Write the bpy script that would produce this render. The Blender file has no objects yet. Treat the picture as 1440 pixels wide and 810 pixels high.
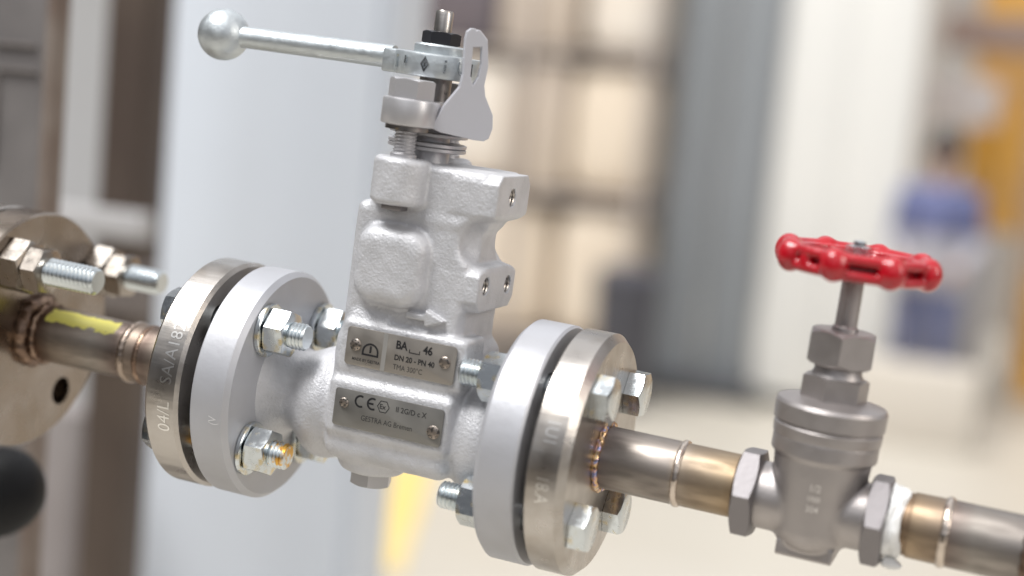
import bpy, bmesh, math, random
import numpy as np
from mathutils import Vector, Matrix
random.seed(4)
S = 0.001                       # geometry below is written in millimetres
scene = bpy.context.scene
COL = scene.collection
R = math.radians
PI = math.pi

# ------------------------------------------------------------------ camera
CAM = Vector((262.749, -634.583, 155.021))
yaw, pitch, roll, FPX = 0.330626, -0.135070, 0.141368, 2209.06
fw = Vector((-math.sin(yaw)*math.cos(pitch), math.cos(yaw)*math.cos(pitch), math.sin(pitch)))
r0 = Vector((math.cos(yaw), math.sin(yaw), 0)); u0 = r0.cross(fw)
rr = math.cos(roll)*r0 + math.sin(roll)*u0
uu = -math.sin(roll)*r0 + math.cos(roll)*u0
cd = bpy.data.cameras.new("camera"); cam = bpy.data.objects.new("camera", cd); COL.objects.link(cam)
cam.matrix_world = Matrix(((rr.x, uu.x, -fw.x, CAM.x*S), (rr.y, uu.y, -fw.y, CAM.y*S), (rr.z, uu.z, -fw.z, CAM.z*S), (0, 0, 0, 1)))
cd.sensor_width = 36; cd.lens = FPX/1440*36; cd.clip_start = 0.05; cd.clip_end = 100
cd.dof.use_dof = True
cd.dof.focus_distance = (Vector((-8, -16, 38))-CAM).dot(fw)*S
cd.dof.aperture_fstop = 3.0
scene.camera = cam

# ------------------------------------------------------------------ world and lamps
w = bpy.data.worlds.new("World"); scene.world = w; w.use_nodes = True
nt = w.node_tree; nt.nodes.clear()
wo = nt.nodes.new('ShaderNodeOutputWorld'); bg = nt.nodes.new('ShaderNodeBackground')
tc = nt.nodes.new('ShaderNodeTexCoord'); sx = nt.nodes.new('ShaderNodeSeparateXYZ')
rp = nt.nodes.new('ShaderNodeValToRGB'); mr = nt.nodes.new('ShaderNodeMapRange')
mr.inputs['From Min'].default_value = -1; mr.inputs['From Max'].default_value = 1
nt.links.new(tc.outputs['Generated'], sx.inputs[0]); nt.links.new(sx.outputs['Z'], mr.inputs['Value'])
nt.links.new(mr.outputs[0], rp.inputs[0])
els = [(0.0, (.15, .13, .11)), (.36, (.17, .15, .13)), (.45, (.07, .065, .065)), (.52, (.12, .12, .125)), (.60, (.42, .44, .48)), (.74, (.80, .83, .88)), (1.0, (1.0, 1.0, 1.02))]
cr = rp.color_ramp
cr.elements[0].position = els[0][0]; cr.elements[0].color = (*els[0][1], 1)
cr.elements[1].position = els[-1][0]; cr.elements[1].color = (*els[-1][1], 1)
for p_, c_ in els[1:-1]:
    e = cr.elements.new(p_); e.color = (*c_, 1)
wn = nt.nodes.new('ShaderNodeTexNoise'); wn.inputs['Scale'].default_value = 3.2; wn.inputs['Detail'].default_value = 1.0
nt.links.new(tc.outputs['Generated'], wn.inputs['Vector'])
wr = nt.nodes.new('ShaderNodeValToRGB'); wr.color_ramp.elements[0].position = .42; wr.color_ramp.elements[1].position = .58
wr.color_ramp.elements[0].color = (.45, .43, .42, 1); wr.color_ramp.elements[1].color = (1.25, 1.25, 1.25, 1)
nt.links.new(wn.outputs['Fac'], wr.inputs[0])
mx = nt.nodes.new('ShaderNodeMix'); mx.data_type = 'RGBA'; mx.blend_type = 'MULTIPLY'; mx.inputs[0].default_value = 1
nt.links.new(rp.outputs[0], mx.inputs[6]); nt.links.new(wr.outputs[0], mx.inputs[7])
xr = nt.nodes.new('ShaderNodeMapRange'); xr.inputs['From Min'].default_value = -.50; xr.inputs['From Max'].default_value = -.34
xr.inputs['To Min'].default_value = .45; xr.inputs['To Max'].default_value = 1.1
nt.links.new(sx.outputs['X'], xr.inputs['Value'])  # world dimmed toward the left, added to darken left rim reflections
mx2 = nt.nodes.new('ShaderNodeMix'); mx2.data_type = 'RGBA'; mx2.blend_type = 'MULTIPLY'; mx2.inputs[0].default_value = 1
nt.links.new(mx.outputs[2], mx2.inputs[6]); nt.links.new(xr.outputs[0], mx2.inputs[7])
nt.links.new(mx2.outputs[2], bg.inputs[0]); bg.inputs[1].default_value = 1.0
nt.links.new(bg.outputs[0], wo.inputs[0])

def lamp(name, typ, loc, target, energy, size=None, size_y=None, color=(1, 1, 1), angle=None):
    ld = bpy.data.lights.new(name, typ); o = bpy.data.objects.new(name, ld); COL.objects.link(o)
    ld.energy = energy; ld.color = color
    if size:
        ld.shape = 'RECTANGLE'; ld.size = size; ld.size_y = size_y or size
    if angle: ld.angle = R(angle)
    o.location = Vector(loc)
    o.rotation_euler = (Vector(target)-Vector(loc)).to_track_quat('-Z', 'Y').to_euler()
    return o
lamp("hall_light", 'SUN', (-1.0, -1.25, 3.0), (0, 0, 0), 2.7, color=(1.0, .985, .96), angle=24)
lamp("ceiling_lamp", 'AREA', (-.55, -.55, 1.35), (0, 0, .05), 9, 1.1, .35, (0.96, .98, 1.0))
lamp("side_lamp", 'AREA', (1.5, -.2, .75), (.1, 0, 0), 7, .35, .9, (1.0, .93, .84))

lamp("far_fill", 'AREA', (-2.4, 5.2, 3.6), (-2.2, 9.5, -.3), 85, 3.5, 1.2, (1.0, .97, .92))  # added fill for the far background, not a known fixture
lamp("cabinet_fill", 'AREA', (-1.2, .15, 1.9), (-.85, 1.1, -.2), 7, 1.2, .5, (.90, .95, 1.0))  # added fill that brightens the near cabinet and uprights
scene.view_settings.view_transform = 'Standard'; scene.view_settings.look = 'None'
scene.view_settings.exposure = 0.0; scene.view_settings.gamma = 1
scene.render.resolution_x = 1024; scene.render.resolution_y = 576
scene.render.engine = 'CYCLES'

# ------------------------------------------------------------------ materials
MATS = {}
def mat(name, base, metal=0.0, rough=0.5, bump=None, var=None, coat=0.0, spec=None, fine=None, colnoise=None, streak=0):
    """bump=(scale_per_m, strength, distance_mm)  var=(scale, rough_amount)  colnoise=(scale, other colour, lo, hi)"""
    m = bpy.data.materials.new(name); m.use_nodes = True; n = m.node_tree; b = n.nodes['Principled BSDF']
    b.inputs['Base Color'].default_value = (*base, 1); b.inputs['Metallic'].default_value = metal
    b.inputs['Roughness'].default_value = rough
    b.inputs['Coat Weight'].default_value = coat; b.inputs['Coat Roughness'].default_value = .08
    if spec is not None: b.inputs['Specular IOR Level'].default_value = spec
    t = n.nodes.new('ShaderNodeTexCoord')
    last = None
    for bp in ([bump] if bump else []) + ([fine] if fine else []):
        z = n.nodes.new('ShaderNodeTexNoise'); z.inputs['Scale'].default_value = bp[0]; z.inputs['Detail'].default_value = 3
        n.links.new(t.outputs['Object'], z.inputs['Vector'])
        u = n.nodes.new('ShaderNodeBump'); u.inputs['Strength'].default_value = bp[1]; u.inputs['Distance'].default_value = bp[2]*S
        n.links.new(z.outputs['Fac'], u.inputs['Height'])
        if last: n.links.new(last.outputs[0], u.inputs['Normal'])
        last = u
    if streak:                                     # turning marks running across a rim (along X)
        mp = n.nodes.new('ShaderNodeMapping'); mp.inputs['Scale'].default_value = (.12, 1, 1); n.links.new(t.outputs['Object'], mp.inputs[0])
        z = n.nodes.new('ShaderNodeTexNoise'); z.inputs['Scale'].default_value = 190; z.inputs['Detail'].default_value = 3; n.links.new(mp.outputs[0], z.inputs['Vector'])
        u = n.nodes.new('ShaderNodeBump'); u.inputs['Strength'].default_value = streak; u.inputs['Distance'].default_value = .0004; n.links.new(z.outputs['Fac'], u.inputs['Height'])
        if last: n.links.new(last.outputs[0], u.inputs['Normal'])
        last = u
    if last: n.links.new(last.outputs[0], b.inputs['Normal'])
    if var:
        z = n.nodes.new('ShaderNodeTexNoise'); z.inputs['Scale'].default_value = var[0]; z.inputs['Detail'].default_value = 4
        n.links.new(t.outputs['Object'], z.inputs['Vector'])
        q = n.nodes.new('ShaderNodeMapRange'); q.inputs['To Min'].default_value = max(.02, rough-var[1]); q.inputs['To Max'].default_value = rough+var[1]
        q.inputs['From Min'].default_value = .3; q.inputs['From Max'].default_value = .7
        n.links.new(z.outputs['Fac'], q.inputs['Value']); n.links.new(q.outputs[0], b.inputs['Roughness'])
    if colnoise:
        z = n.nodes.new('ShaderNodeTexNoise'); z.inputs['Scale'].default_value = colnoise[0]; z.inputs['Detail'].default_value = 4
        n.links.new(t.outputs['Object'], z.inputs['Vector'])
        q = n.nodes.new('ShaderNodeMapRange'); q.inputs['From Min'].default_value = colnoise[2]; q.inputs['From Max'].default_value = colnoise[3]
        n.links.new(z.outputs['Fac'], q.inputs['Value'])
        x = n.nodes.new('ShaderNodeMix'); x.data_type = 'RGBA'
        x.inputs[6].default_value = (*base, 1); x.inputs[7].default_value = (*colnoise[1], 1)
        n.links.new(q.outputs[0], x.inputs[0]); n.links.new(x.outputs[2], b.inputs['Base Color'])
    MATS[name] = m
    return m
cast = mat('cast_silver_paint', (.60, .60, .62), .30, .46, colnoise=(90, (.52, .52, .535), .45, .7), bump=(820, .62, .62), fine=(1700, .45, .4), var=(160, .07))
silver = mat('smooth_silver_paint', (.50, .505, .535), .38, .44, bump=(350, .25, .35), var=(60, .06), colnoise=(45, (.46, .46, .48), .4, .75))
mach = mat('machined_silver', (.56, .55, .56), .65, .38, fine=(900, .08, .2))
plate_m = mat('bracket_silver', (.50, .50, .535), .2, .45, fine=(800, .08, .2))
zinc = mat('zinc_plating', (.64, .68, .70), 1, .22, var=(300, .10), fine=(900, .05, .1), colnoise=(150, (.66, .54, .30), .56, .72))
zinc2 = mat('galvanised_casting', (.58, .62, .64), .80, .43, bump=(380, .40, .6), var=(200, .08))
ss = mat('turned_stainless', (.49, .46, .43), 1, .32, fine=(700, .10, .15), var=(80, .08), colnoise=(60, (.40, .36, .32), .45, .7), streak=.5)
ss_bronze = mat('stainless_face', (.30, .25, .205), 1, .26, fine=(500, .06, .15), var=(60, .08), colnoise=(40, (.36, .32, .29), .40, .65))
thr_amber = mat('thread_amber_stain', (.70, .75, .77), 1, .30, colnoise=(190, (.72, .42, .10), .47, .56))
thr = mat('thread_zinc', (.70, .75, .77), 1, .28)
dark = mat('dark_steel', (.30, .28, .27), 1, .34, var=(300, .1), colnoise=(150, (.55, .40, .20), .6, .75))
black = mat('black_oxide', (.025, .025, .03), .3, .38)
rubber = mat('black_gasket', (.02, .02, .022), 0, .7)
castss = mat('investment_cast_stainless', (.42, .39, .38), .85, .44, bump=(700, .22, .3), var=(150, .05))
castss_dark = mat('rough_cast_stainless', (.25, .235, .24), .8, .5, bump=(500, .3, .3))
red = mat('red_enamel', (.44, .003, .012), 0, .28, coat=.45, bump=(160, .35, .8), colnoise=(120, (.36, .004, .012), .5, .7))
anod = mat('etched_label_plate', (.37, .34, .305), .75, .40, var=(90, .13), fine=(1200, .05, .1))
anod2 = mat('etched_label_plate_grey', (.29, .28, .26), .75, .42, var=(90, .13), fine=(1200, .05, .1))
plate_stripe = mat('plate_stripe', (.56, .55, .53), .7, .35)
ink = mat('black_print', (.012, .012, .014), 0, .5)
ink_soft = mat('grey_print', (.03, .03, .03), 0, .5)
rivet = mat('rivet_steel', (.36, .31, .27), 1, .40, fine=(900, .5, .3), colnoise=(500, (.12, .11, .10), .5, .6))
stamp = mat('stamped_edge', (.80, .78, .75), 1, .30)
stampg = mat('painted_mark', (.78, .78, .79), .2, .4)
tape = mat('thread_seal_tape', (.86, .86, .85), 0, .55, bump=(260, .6, 1.0))
brown_weld = mat('weld_bead_brown', (.20, .135, .10), 1, .36, bump=(260, .9, 1.0), colnoise=(150, (.42, .30, .22), .5, .65))
clean_weld = mat('weld_bead_clean', (.62, .54, .47), 1, .24, bump=(300, .3, .4))
yellowmark = None

def heat_mat(name, stops, paint=None, band=None, zone=None, z0=0, z1=1):
    """stainless tube whose heat tint follows its length (object X, metres)"""
    m = bpy.data.materials.new(name); m.use_nodes = True; n = m.node_tree; b = n.nodes['Principled BSDF']
    b.inputs['Metallic'].default_value = 1; b.inputs['Roughness'].default_value = .3
    t = n.nodes.new('ShaderNodeTexCoord'); s = n.nodes.new('ShaderNodeSeparateXYZ'); n.links.new(t.outputs['Object'], s.inputs[0])
    z = n.nodes.new('ShaderNodeTexNoise'); z.inputs['Scale'].default_value = 90; z.inputs['Detail'].default_value = 4
    n.links.new(t.outputs['Object'], z.inputs['Vector'])
    ad = n.nodes.new('ShaderNodeMath'); ad.operation = 'MULTIPLY_ADD'; ad.inputs[1].default_value = .008; n.links.new(z.outputs['Fac'], ad.inputs[0])
    n.links.new(s.outputs['X'], ad.inputs[2])
    mr_ = n.nodes.new('ShaderNodeMapRange'); mr_.inputs['From Min'].default_value = z0*S+.004; mr_.inputs['From Max'].default_value = z1*S+.004
    n.links.new(ad.outputs[0], mr_.inputs['Value'])
    c = n.nodes.new('ShaderNodeValToRGB'); n.links.new(mr_.outputs[0], c.inputs[0])
    e = c.color_ramp.elements
    e[0].position = stops[0][0]; e[0].color = (*stops[0][1], 1); e[1].position = stops[-1][0]; e[1].color = (*stops[-1][1], 1)
    for p_, c_ in stops[1:-1]: k = e.new(p_); k.color = (*c_, 1)
    out = c.outputs[0]
    z2 = n.nodes.new('ShaderNodeTexNoise'); z2.inputs['Scale'].default_value = 55; z2.inputs['Detail'].default_value = 5
    mp = n.nodes.new('ShaderNodeMapping'); mp.inputs['Scale'].default_value = (1, 4, 4); n.links.new(t.outputs['Object'], mp.inputs[0]); n.links.new(mp.outputs[0], z2.inputs['Vector'])
    q = n.nodes.new('ShaderNodeMapRange'); q.inputs['From Min'].default_value = .35; q.inputs['From Max'].default_value = .65; q.inputs['To Min'].default_value = .40; q.inputs['To Max'].default_value = .60
    n.links.new(z2.outputs['Fac'], q.inputs['Value']); n.links.new(q.outputs[0], b.inputs['Roughness'])
    x = n.nodes.new('ShaderNodeMix'); x.data_type = 'RGBA'; x.blend_type = 'MULTIPLY'; x.inputs[0].default_value = 1
    q2 = n.nodes.new('ShaderNodeMapRange'); q2.inputs['From Min'].default_value = .35; q2.inputs['From Max'].default_value = .7; q2.inputs['To Min'].default_value = .80; q2.inputs['To Max'].default_value = .55
    n.links.new(z2.outputs['Fac'], q2.inputs['Value'])
    n.links.new(out, x.inputs[6]); n.links.new(q2.outputs[0], x.inputs[7]); out = x.outputs[2]
    if paint:                                       # a crayon mark along the top of the tube: x0,x1,y0,y1 (mm)
        x0, x1, y0, y1 = paint
        acc = None
        z3 = n.nodes.new('ShaderNodeTexNoise'); z3.inputs['Scale'].default_value = 260; n.links.new(t.outputs['Object'], z3.inputs['Vector'])
        jit = n.nodes.new('ShaderNodeMath'); jit.operation = 'MULTIPLY_ADD'; jit.inputs[1].default_value = .005; jit.inputs[2].default_value = -.0025
        n.links.new(z3.outputs['Fac'], jit.inputs[0])
        for ax, a_, b_ in (('X', x0, x1), ('Y', y0, y1), ('Z', 0, 99)):
            s2 = n.nodes.new('ShaderNodeMath'); s2.operation = 'ADD'; n.links.new(s.outputs[ax], s2.inputs[0]); n.links.new(jit.outputs[0], s2.inputs[1])
            for op, v in (('GREATER_THAN', a_*S), ('LESS_THAN', b_*S)):
                g = n.nodes.new('ShaderNodeMath'); g.operation = op; g.inputs[1].default_value = v; n.links.new(s2.outputs[0], g.inputs[0])
                if acc is None: acc = g
                else:
                    mm = n.nodes.new('ShaderNodeMath'); mm.operation = 'MULTIPLY'; n.links.new(acc.outputs[0], mm.inputs[0]); n.links.new(g.outputs[0], mm.inputs[1]); acc = mm
        x2 = n.nodes.new('ShaderNodeMix'); x2.data_type = 'RGBA'; n.links.new(acc.outputs[0], x2.inputs[0]); n.links.new(out, x2.inputs[6]); x2.inputs[7].default_value = (.66, .60, .13, 1)
        out = x2.outputs[2]
        iv = n.nodes.new('ShaderNodeMath'); iv.operation = 'SUBTRACT'; iv.inputs[0].default_value = 1; n.links.new(acc.outputs[0], iv.inputs[1]); n.links.new(iv.outputs[0], b.inputs['Metallic'])
    n.links.new(out, b.inputs['Base Color'])
    bu = n.nodes.new('ShaderNodeBump'); bu.inputs['Strength'].default_value = .08; bu.inputs['Distance'].default_value = .0003
    n.links.new(z2.outputs['Fac'], bu.inputs['Height']); n.links.new(bu.outputs[0], b.inputs['Normal'])
    return m

# ------------------------------------------------------------------ object helpers
LOC = {}
def tag(o, label=None, cat=None, group=None, kind=None):
    if label: o['label'] = label
    if cat: o['category'] = cat
    if group: o['group'] = group
    if kind: o['kind'] = kind
    return o
def thing(name, loc, label, cat, group=None):
    o = bpy.data.objects.new(name, None); COL.objects.link(o); o.empty_display_size = .01
    o.location = Vector(loc)*S; LOC[o.name] = Vector(loc)
    return tag(o, label, cat, group)

class M:
    """collects faces; coordinates in mm"""
    def __init__(s): s.v = []; s.f = []
    def add(s, vs, fs):
        k = len(s.v); s.v += [tuple(map(float, v)) for v in vs]; s.f += [tuple(i+k for i in f) for f in fs]; return s
    def build(s, name, material, parent=None, sharp=32, smooth=True, loc=None):
        base = LOC[parent.name] if parent else Vector(loc or (0, 0, 0))
        me = bpy.data.meshes.new(name)
        me.from_pydata([((x-base.x)*S, (y-base.y)*S, (z-base.z)*S) for x, y, z in s.v], [], s.f)
        bm = bmesh.new(); bm.from_mesh(me)
        bmesh.ops.remove_doubles(bm, verts=bm.verts, dist=1e-6)
        bmesh.ops.recalc_face_normals(bm, faces=bm.faces)
        if smooth:
            for f in bm.faces: f.smooth = True
            for e in bm.edges:
                if len(e.link_faces) == 2 and e.calc_face_angle(0) > R(sharp): e.smooth = False
        bm.to_mesh(me); bm.free()
        me.materials.append(material)
        o = bpy.data.objects.new(name, me); COL.objects.link(o)
        if parent: o.parent = parent
        else: o.location = base*S
        LOC[o.name] = base
        return o

def frame(axis):
    a = Vector(axis).normalized()
    h = Vector((0, 0, 1)) if abs(a.z) < .9 else Vector((1, 0, 0))
    u = h.cross(a).normalized(); v = a.cross(u)
    return u, v, a
def lathe(m, org, axis, prof, n=64, cap=True):
    """prof = [(radius, distance along axis)]"""
    u, v, a = frame(axis); org = Vector(org); vs = []; fs = []
    for r, t in prof:
        for i in range(n):
            th = 2*PI*i/n
            vs.append(org + a*t + (u*math.cos(th)+v*math.sin(th))*r)
    for j in range(len(prof)-1):
        for i in range(n):
            k = (i+1) % n
            fs.append((j*n+i, j*n+k, (j+1)*n+k, (j+1)*n+i))
    if cap:
        fs.append(tuple(range(n))[::-1]); fs.append(tuple((len(prof)-1)*n+i for i in range(n)))
    return m.add(vs, fs)
def cyl(m, org, axis, r, l, ch=.4, n=48):
    return lathe(m, org, axis, [(r-ch, 0), (r, ch), (r, l-ch), (r-ch, l)], n)
def hexa(m, org, axis, af, h, rot=0, top=True, bot=False, n=72, k=.5):
    """hexagon with the turned chamfer of real nuts and bolt heads"""
    u, v, a = frame(axis); org = Vector(org); ri = af/2
    rings = []
    def R6(th):
        d = (th+PI/6) % (PI/3) - PI/6
        return ri/math.cos(d)
    def ring(kind):
        vs = []
        for i in range(n):
            th = 2*PI*i/n; x = R6(th)
            if kind == 'b0': r_, t = (ri*.96, 0) if bot else (x, 0)
            elif kind == 'b1': r_, t = x, ((x-ri*.96)*k if bot else 0)
            elif kind == 't1': r_, t = x, (h-(x-ri*.96)*k if top else h)
            else: r_, t = (ri*.96, h) if top else (x, h)
            th2 = th+rot
            vs.append(org+a*t+(u*math.cos(th2)+v*math.sin(th2))*r_)
        return vs
    ks = (['b0'] if bot else []) + ['b1', 't1'] + (['t0'] if top else [])
    vs = []
    for q in ks: vs += ring(q)
    fs = []
    for j in range(len(ks)-1):
        for i in range(n):
            q = (i+1) % n; fs.append((j*n+i, j*n+q, (j+1)*n+q, (j+1)*n+i))
    fs.append(tuple(range(n))[::-1]); fs.append(tuple((len(ks)-1)*n+i for i in range(n)))
    return m.add(vs, fs)
def thread(m, org, axis, r, l, pitch=1.5, depth=.75, n=36, ch=1.0):
    u, v, a = frame(axis); org = Vector(org); vs = []; fs = []
    rows = int(l/(pitch/6))
    for j in range(rows+1):
        t = l*j/rows
        lim = r-depth*1.2+max(0, (l-t))*1.0 if t > l-ch else r
        for i in range(n):
            th = 2*PI*i/n
            ph = (t/pitch-i/n) % 1
            q = r-depth*(1-abs(2*ph-1)*1.0)
            q = min(q, lim)
            vs.append(org+a*t+(u*math.cos(th)+v*math.sin(th))*q)
    for j in range(rows):
        for i in range(n):
            k = (i+1) % n; fs.append((j*n+i, j*n+k, (j+1)*n+k, (j+1)*n+i))
    fs.append(tuple(range(n))[::-1]); fs.append(tuple(rows*n+i for i in range(n)))
    return m.add(vs, fs)
def torus(m, org, axis, Rr, r, n=96, k=14, wob=0, seed=0, sq=1.0, f1=26):
    u, v, a = frame(axis); org = Vector(org); rd = random.Random(seed); vs = []; fs = []
    ph = [rd.random()*6.28 for _ in range(6)]
    for i in range(n):
        th = 2*PI*i/n
        rw = r*(1+wob*(.5*math.sin(f1*th+ph[0])+.35*math.sin(7*th+ph[1])+.3*math.sin(13*th+ph[2])))
        off = r*wob*.5*math.sin(5*th+ph[3])
        for j in range(k):
            p = 2*PI*j/k
            vs.append(org+(u*math.cos(th)+v*math.sin(th))*(Rr+rw*math.cos(p))+a*(rw*sq*math.sin(p)+off))
    for i in range(n):
        for j in range(k):
            a1 = (i+1) % n; b1 = (j+1) % k
            fs.append((i*k+j, a1*k+j, a1*k+b1, i*k+b1))
    return m.add(vs, fs)
def box(m, lo, hi, bev=0, seg=2):
    bm = bmesh.new(); bmesh.ops.create_cube(bm, size=1)
    for q in bm.verts:
        q.co = Vector([lo[i]+(q.co[i]+.5)*(hi[i]-lo[i]) for i in range(3)])
    if bev: bmesh.ops.bevel(bm, geom=bm.edges[:], offset=bev, segments=seg, affect='EDGES', profile=.5)
    bm.verts.ensure_lookup_table()
    m.add([q.co[:] for q in bm.verts], [[x.index for x in f.verts] for f in bm.faces]); bm.free(); return m
def extrude(m, pts, P0, e1, e2, thick, bev=0, holes=None):
    """polygon (u,v) in the plane P0+u*e1+v*e2, extruded by thick along e1 x e2"""
    P0 = Vector(P0); e1 = Vector(e1).normalized(); e2 = Vector(e2).normalized(); nn = e1.cross(e2)
    bm = bmesh.new()
    vs = [bm.verts.new(P0+e1*a+e2*b) for a, b in pts]; es = [bm.edges.new((vs[i], vs[(i+1) % len(vs)])) for i in range(len(vs))]
    if holes:
        for h in holes:
            hv = [bm.verts.new(P0+e1*a+e2*b) for a, b in h]; es += [bm.edges.new((hv[i], hv[(i+1) % len(hv)])) for i in range(len(hv))]
        bmesh.ops.triangle_fill(bm, edges=es, use_beauty=True, use_dissolve=False)
    else:
        bm.faces.new(vs)
    g = bmesh.ops.extrude_face_region(bm, geom=bm.faces[:])
    for q in g['geom']:
        if isinstance(q, bmesh.types.BMVert): q.co += nn*thick
    bmesh.ops.recalc_face_normals(bm, faces=bm.faces)
    if bev:
        ed = [e for e in bm.edges if len(e.link_faces) == 2 and e.calc_face_angle(0) > R(60)]
        bmesh.ops.bevel(bm, geom=ed, offset=bev, segments=2, affect='EDGES', profile=.5)
    bm.verts.index_update()
    m.add([q.co[:] for q in bm.verts], [[x.index for x in f.verts] for f in bm.faces]); bm.free(); return m
def rrect(w_, h_, r, k=6):
    out = []
    for cx, cy, a0 in ((w_-r, h_-r, 0), (r, h_-r, 90), (r, r, 180), (w_-r, r, 270)):
        for i in range(k+1):
            t = R(a0+90*i/k); out.append((cx+r*math.cos(t), cy+r*math.sin(t)))
    return out
def text_verts(body, size, bold=0.0, extrude_=.0, sx_=1.0, shear=0):
    cu = bpy.data.curves.new('lettering', 'FONT'); cu.body = body; cu.size = size; cu.offset = bold; cu.extrude = extrude_; cu.resolution_u = 3; cu.shear = shear
    o = bpy.data.objects.new('lettering_tmp', cu); COL.objects.link(o)
    dg = bpy.context.evaluated_depsgraph_get(); dg.update()
    me = bpy.data.meshes.new_from_object(o.evaluated_get(dg))
    vs = [(q.co.x*sx_, q.co.y, q.co.z) for q in me.vertices]; fs = [tuple(f.vertices) for f in me.polygons]
    bpy.data.objects.remove(o); bpy.data.meshes.remove(me); bpy.data.curves.remove(cu)
    return vs, fs

# ------------------------------------------------------------------ signed distance bodies (cast shapes)
def smin(a, b, k):
    h = np.clip(.5+.5*(b-a)/k, 0, 1); return b*(1-h)+a*h-k*h*(1-h)
def smax(a, b, k): return -smin(-a, -b, k)
def sbox(P, c, h, r):
    q = [np.abs(P[i]-c[i])-(h[i]-r) for i in range(3)]
    o = np.sqrt(sum(np.maximum(t, 0)**2 for t in q)); return o+np.minimum(np.maximum(np.maximum(q[0], q[1]), q[2]), 0)-r
def scyl(P, c, ax, r, h, rd=0):
    o = [i for i in range(3) if i != ax]
    d = np.sqrt((P[o[0]]-c[o[0]])**2+(P[o[1]]-c[o[1]])**2)-(r-rd); e = np.abs(P[ax]-c[ax])-(h-rd)
    return np.sqrt(np.maximum(d, 0)**2+np.maximum(e, 0)**2)+np.minimum(np.maximum(d, e), 0)-rd
def sell(P, c, r):
    k0 = np.sqrt(sum(((P[i]-c[i])/r[i])**2 for i in range(3))); k1 = np.sqrt(sum(((P[i]-c[i])/(r[i]**2))**2 for i in range(3)))+1e-9
    return k0*(k0-1)/k1
def scap(P, a, b, ra, rb):
    a = np.array(a, float); b = np.array(b, float); ab = b-a; L2 = (ab**2).sum()
    t = np.clip(sum((P[i]-a[i])*ab[i] for i in range(3))/L2, 0, 1)
    return np.sqrt(sum((P[i]-a[i]-t*ab[i])**2 for i in range(3)))-(ra+(rb-ra)*t)
def surfnet(f, lo, hi, h, steps=3):
    ax = [np.arange(lo[i], hi[i]+h, h) for i in range(3)]
    G = np.meshgrid(*ax, indexing='ij'); V = f(G).astype(np.float32); s = V < 0
    nx, ny, nz = V.shape
    c = np.zeros((nx-1, ny-1, nz-1), np.int8)
    offs = [(i, j, k) for i in (0, 1) for j in (0, 1) for k in (0, 1)]
    for i, j, k in offs: c += s[i:nx-1+i, j:ny-1+j, k:nz-1+k]
    act = np.argwhere((c > 0) & (c < 8))
    idx = -np.ones(c.shape, np.int64); idx[act[:, 0], act[:, 1], act[:, 2]] = np.arange(len(act))
    cv = {o: V[act[:, 0]+o[0], act[:, 1]+o[1], act[:, 2]+o[2]] for o in offs}
    acc = np.zeros((len(act), 3)); cnt = np.zeros(len(act))
    for o in offs:
        for d in range(3):
            if o[d] == 0:
                o2 = list(o); o2[d] = 1; o2 = tuple(o2); a_, b_ = cv[o], cv[o2]; mk = (a_ < 0) != (b_ < 0)
                t = np.where(mk, a_/np.where(mk, a_-b_, 1), 0)
                pt = np.tile(np.array(o, float), (len(act), 1)); pt[:, d] += t
                acc[mk] += pt[mk]; cnt[mk] += 1
    vs = (act+acc/cnt[:, None])*h+np.array(lo)
    for _ in range(steps):
        P = [vs[:, i] for i in range(3)]; v0 = f(P); g = np.zeros_like(vs); e = .05*h
        for i in range(3):
            Q = [p.copy() for p in P]; Q[i] = Q[i]+e; Q2 = [p.copy() for p in P]; Q2[i] = Q2[i]-e
            g[:, i] = (f(Q)-f(Q2))/(2*e)
        g2 = (g**2).sum(1)+1e-6
        st = (v0/g2)[:, None]*g; ln = np.linalg.norm(st, axis=1); st *= np.minimum(1, .4*h/np.maximum(ln, 1e-9))[:, None]
        vs = vs-st*.8
    F = []
    for d in range(3):
        a_, b_ = [x for x in range(3) if x != d]
        sl0 = [slice(None)]*3; sl1 = [slice(None)]*3; sl0[d] = slice(0, -1); sl1[d] = slice(1, None)
        for q in (a_, b_): sl0[q] = slice(1, -1); sl1[q] = slice(1, -1)
        A, B = s[tuple(sl0)], s[tuple(sl1)]
        for flip, mk in ((False, A & ~B), (True, ~A & B)):
            w_ = np.argwhere(mk); 
            if not len(w_): continue
            w_[:, a_] += 1; w_[:, b_] += 1
            def g_(da, db):
                t = w_.copy(); t[:, a_] += da; t[:, b_] += db; return idx[t[:, 0], t[:, 1], t[:, 2]]
            q = np.stack([g_(-1, -1), g_(0, -1), g_(0, 0), g_(-1, 0)], 1)
            if flip != (d == 1): q = q[:, ::-1]
            F.append(q)
    F = np.concatenate(F); F = F[(F >= 0).all(1)]
    return vs, F
def sdf_obj(name, f, lo, hi, h, material, parent, sharp=None):
    vs, F = surfnet(f, lo, hi, h)
    m = M(); m.v = [tuple(v) for v in vs]; m.f = [tuple(map(int, q)) for q in F]
    return m.build(name, material, parent, sharp=sharp or 180)

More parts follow.
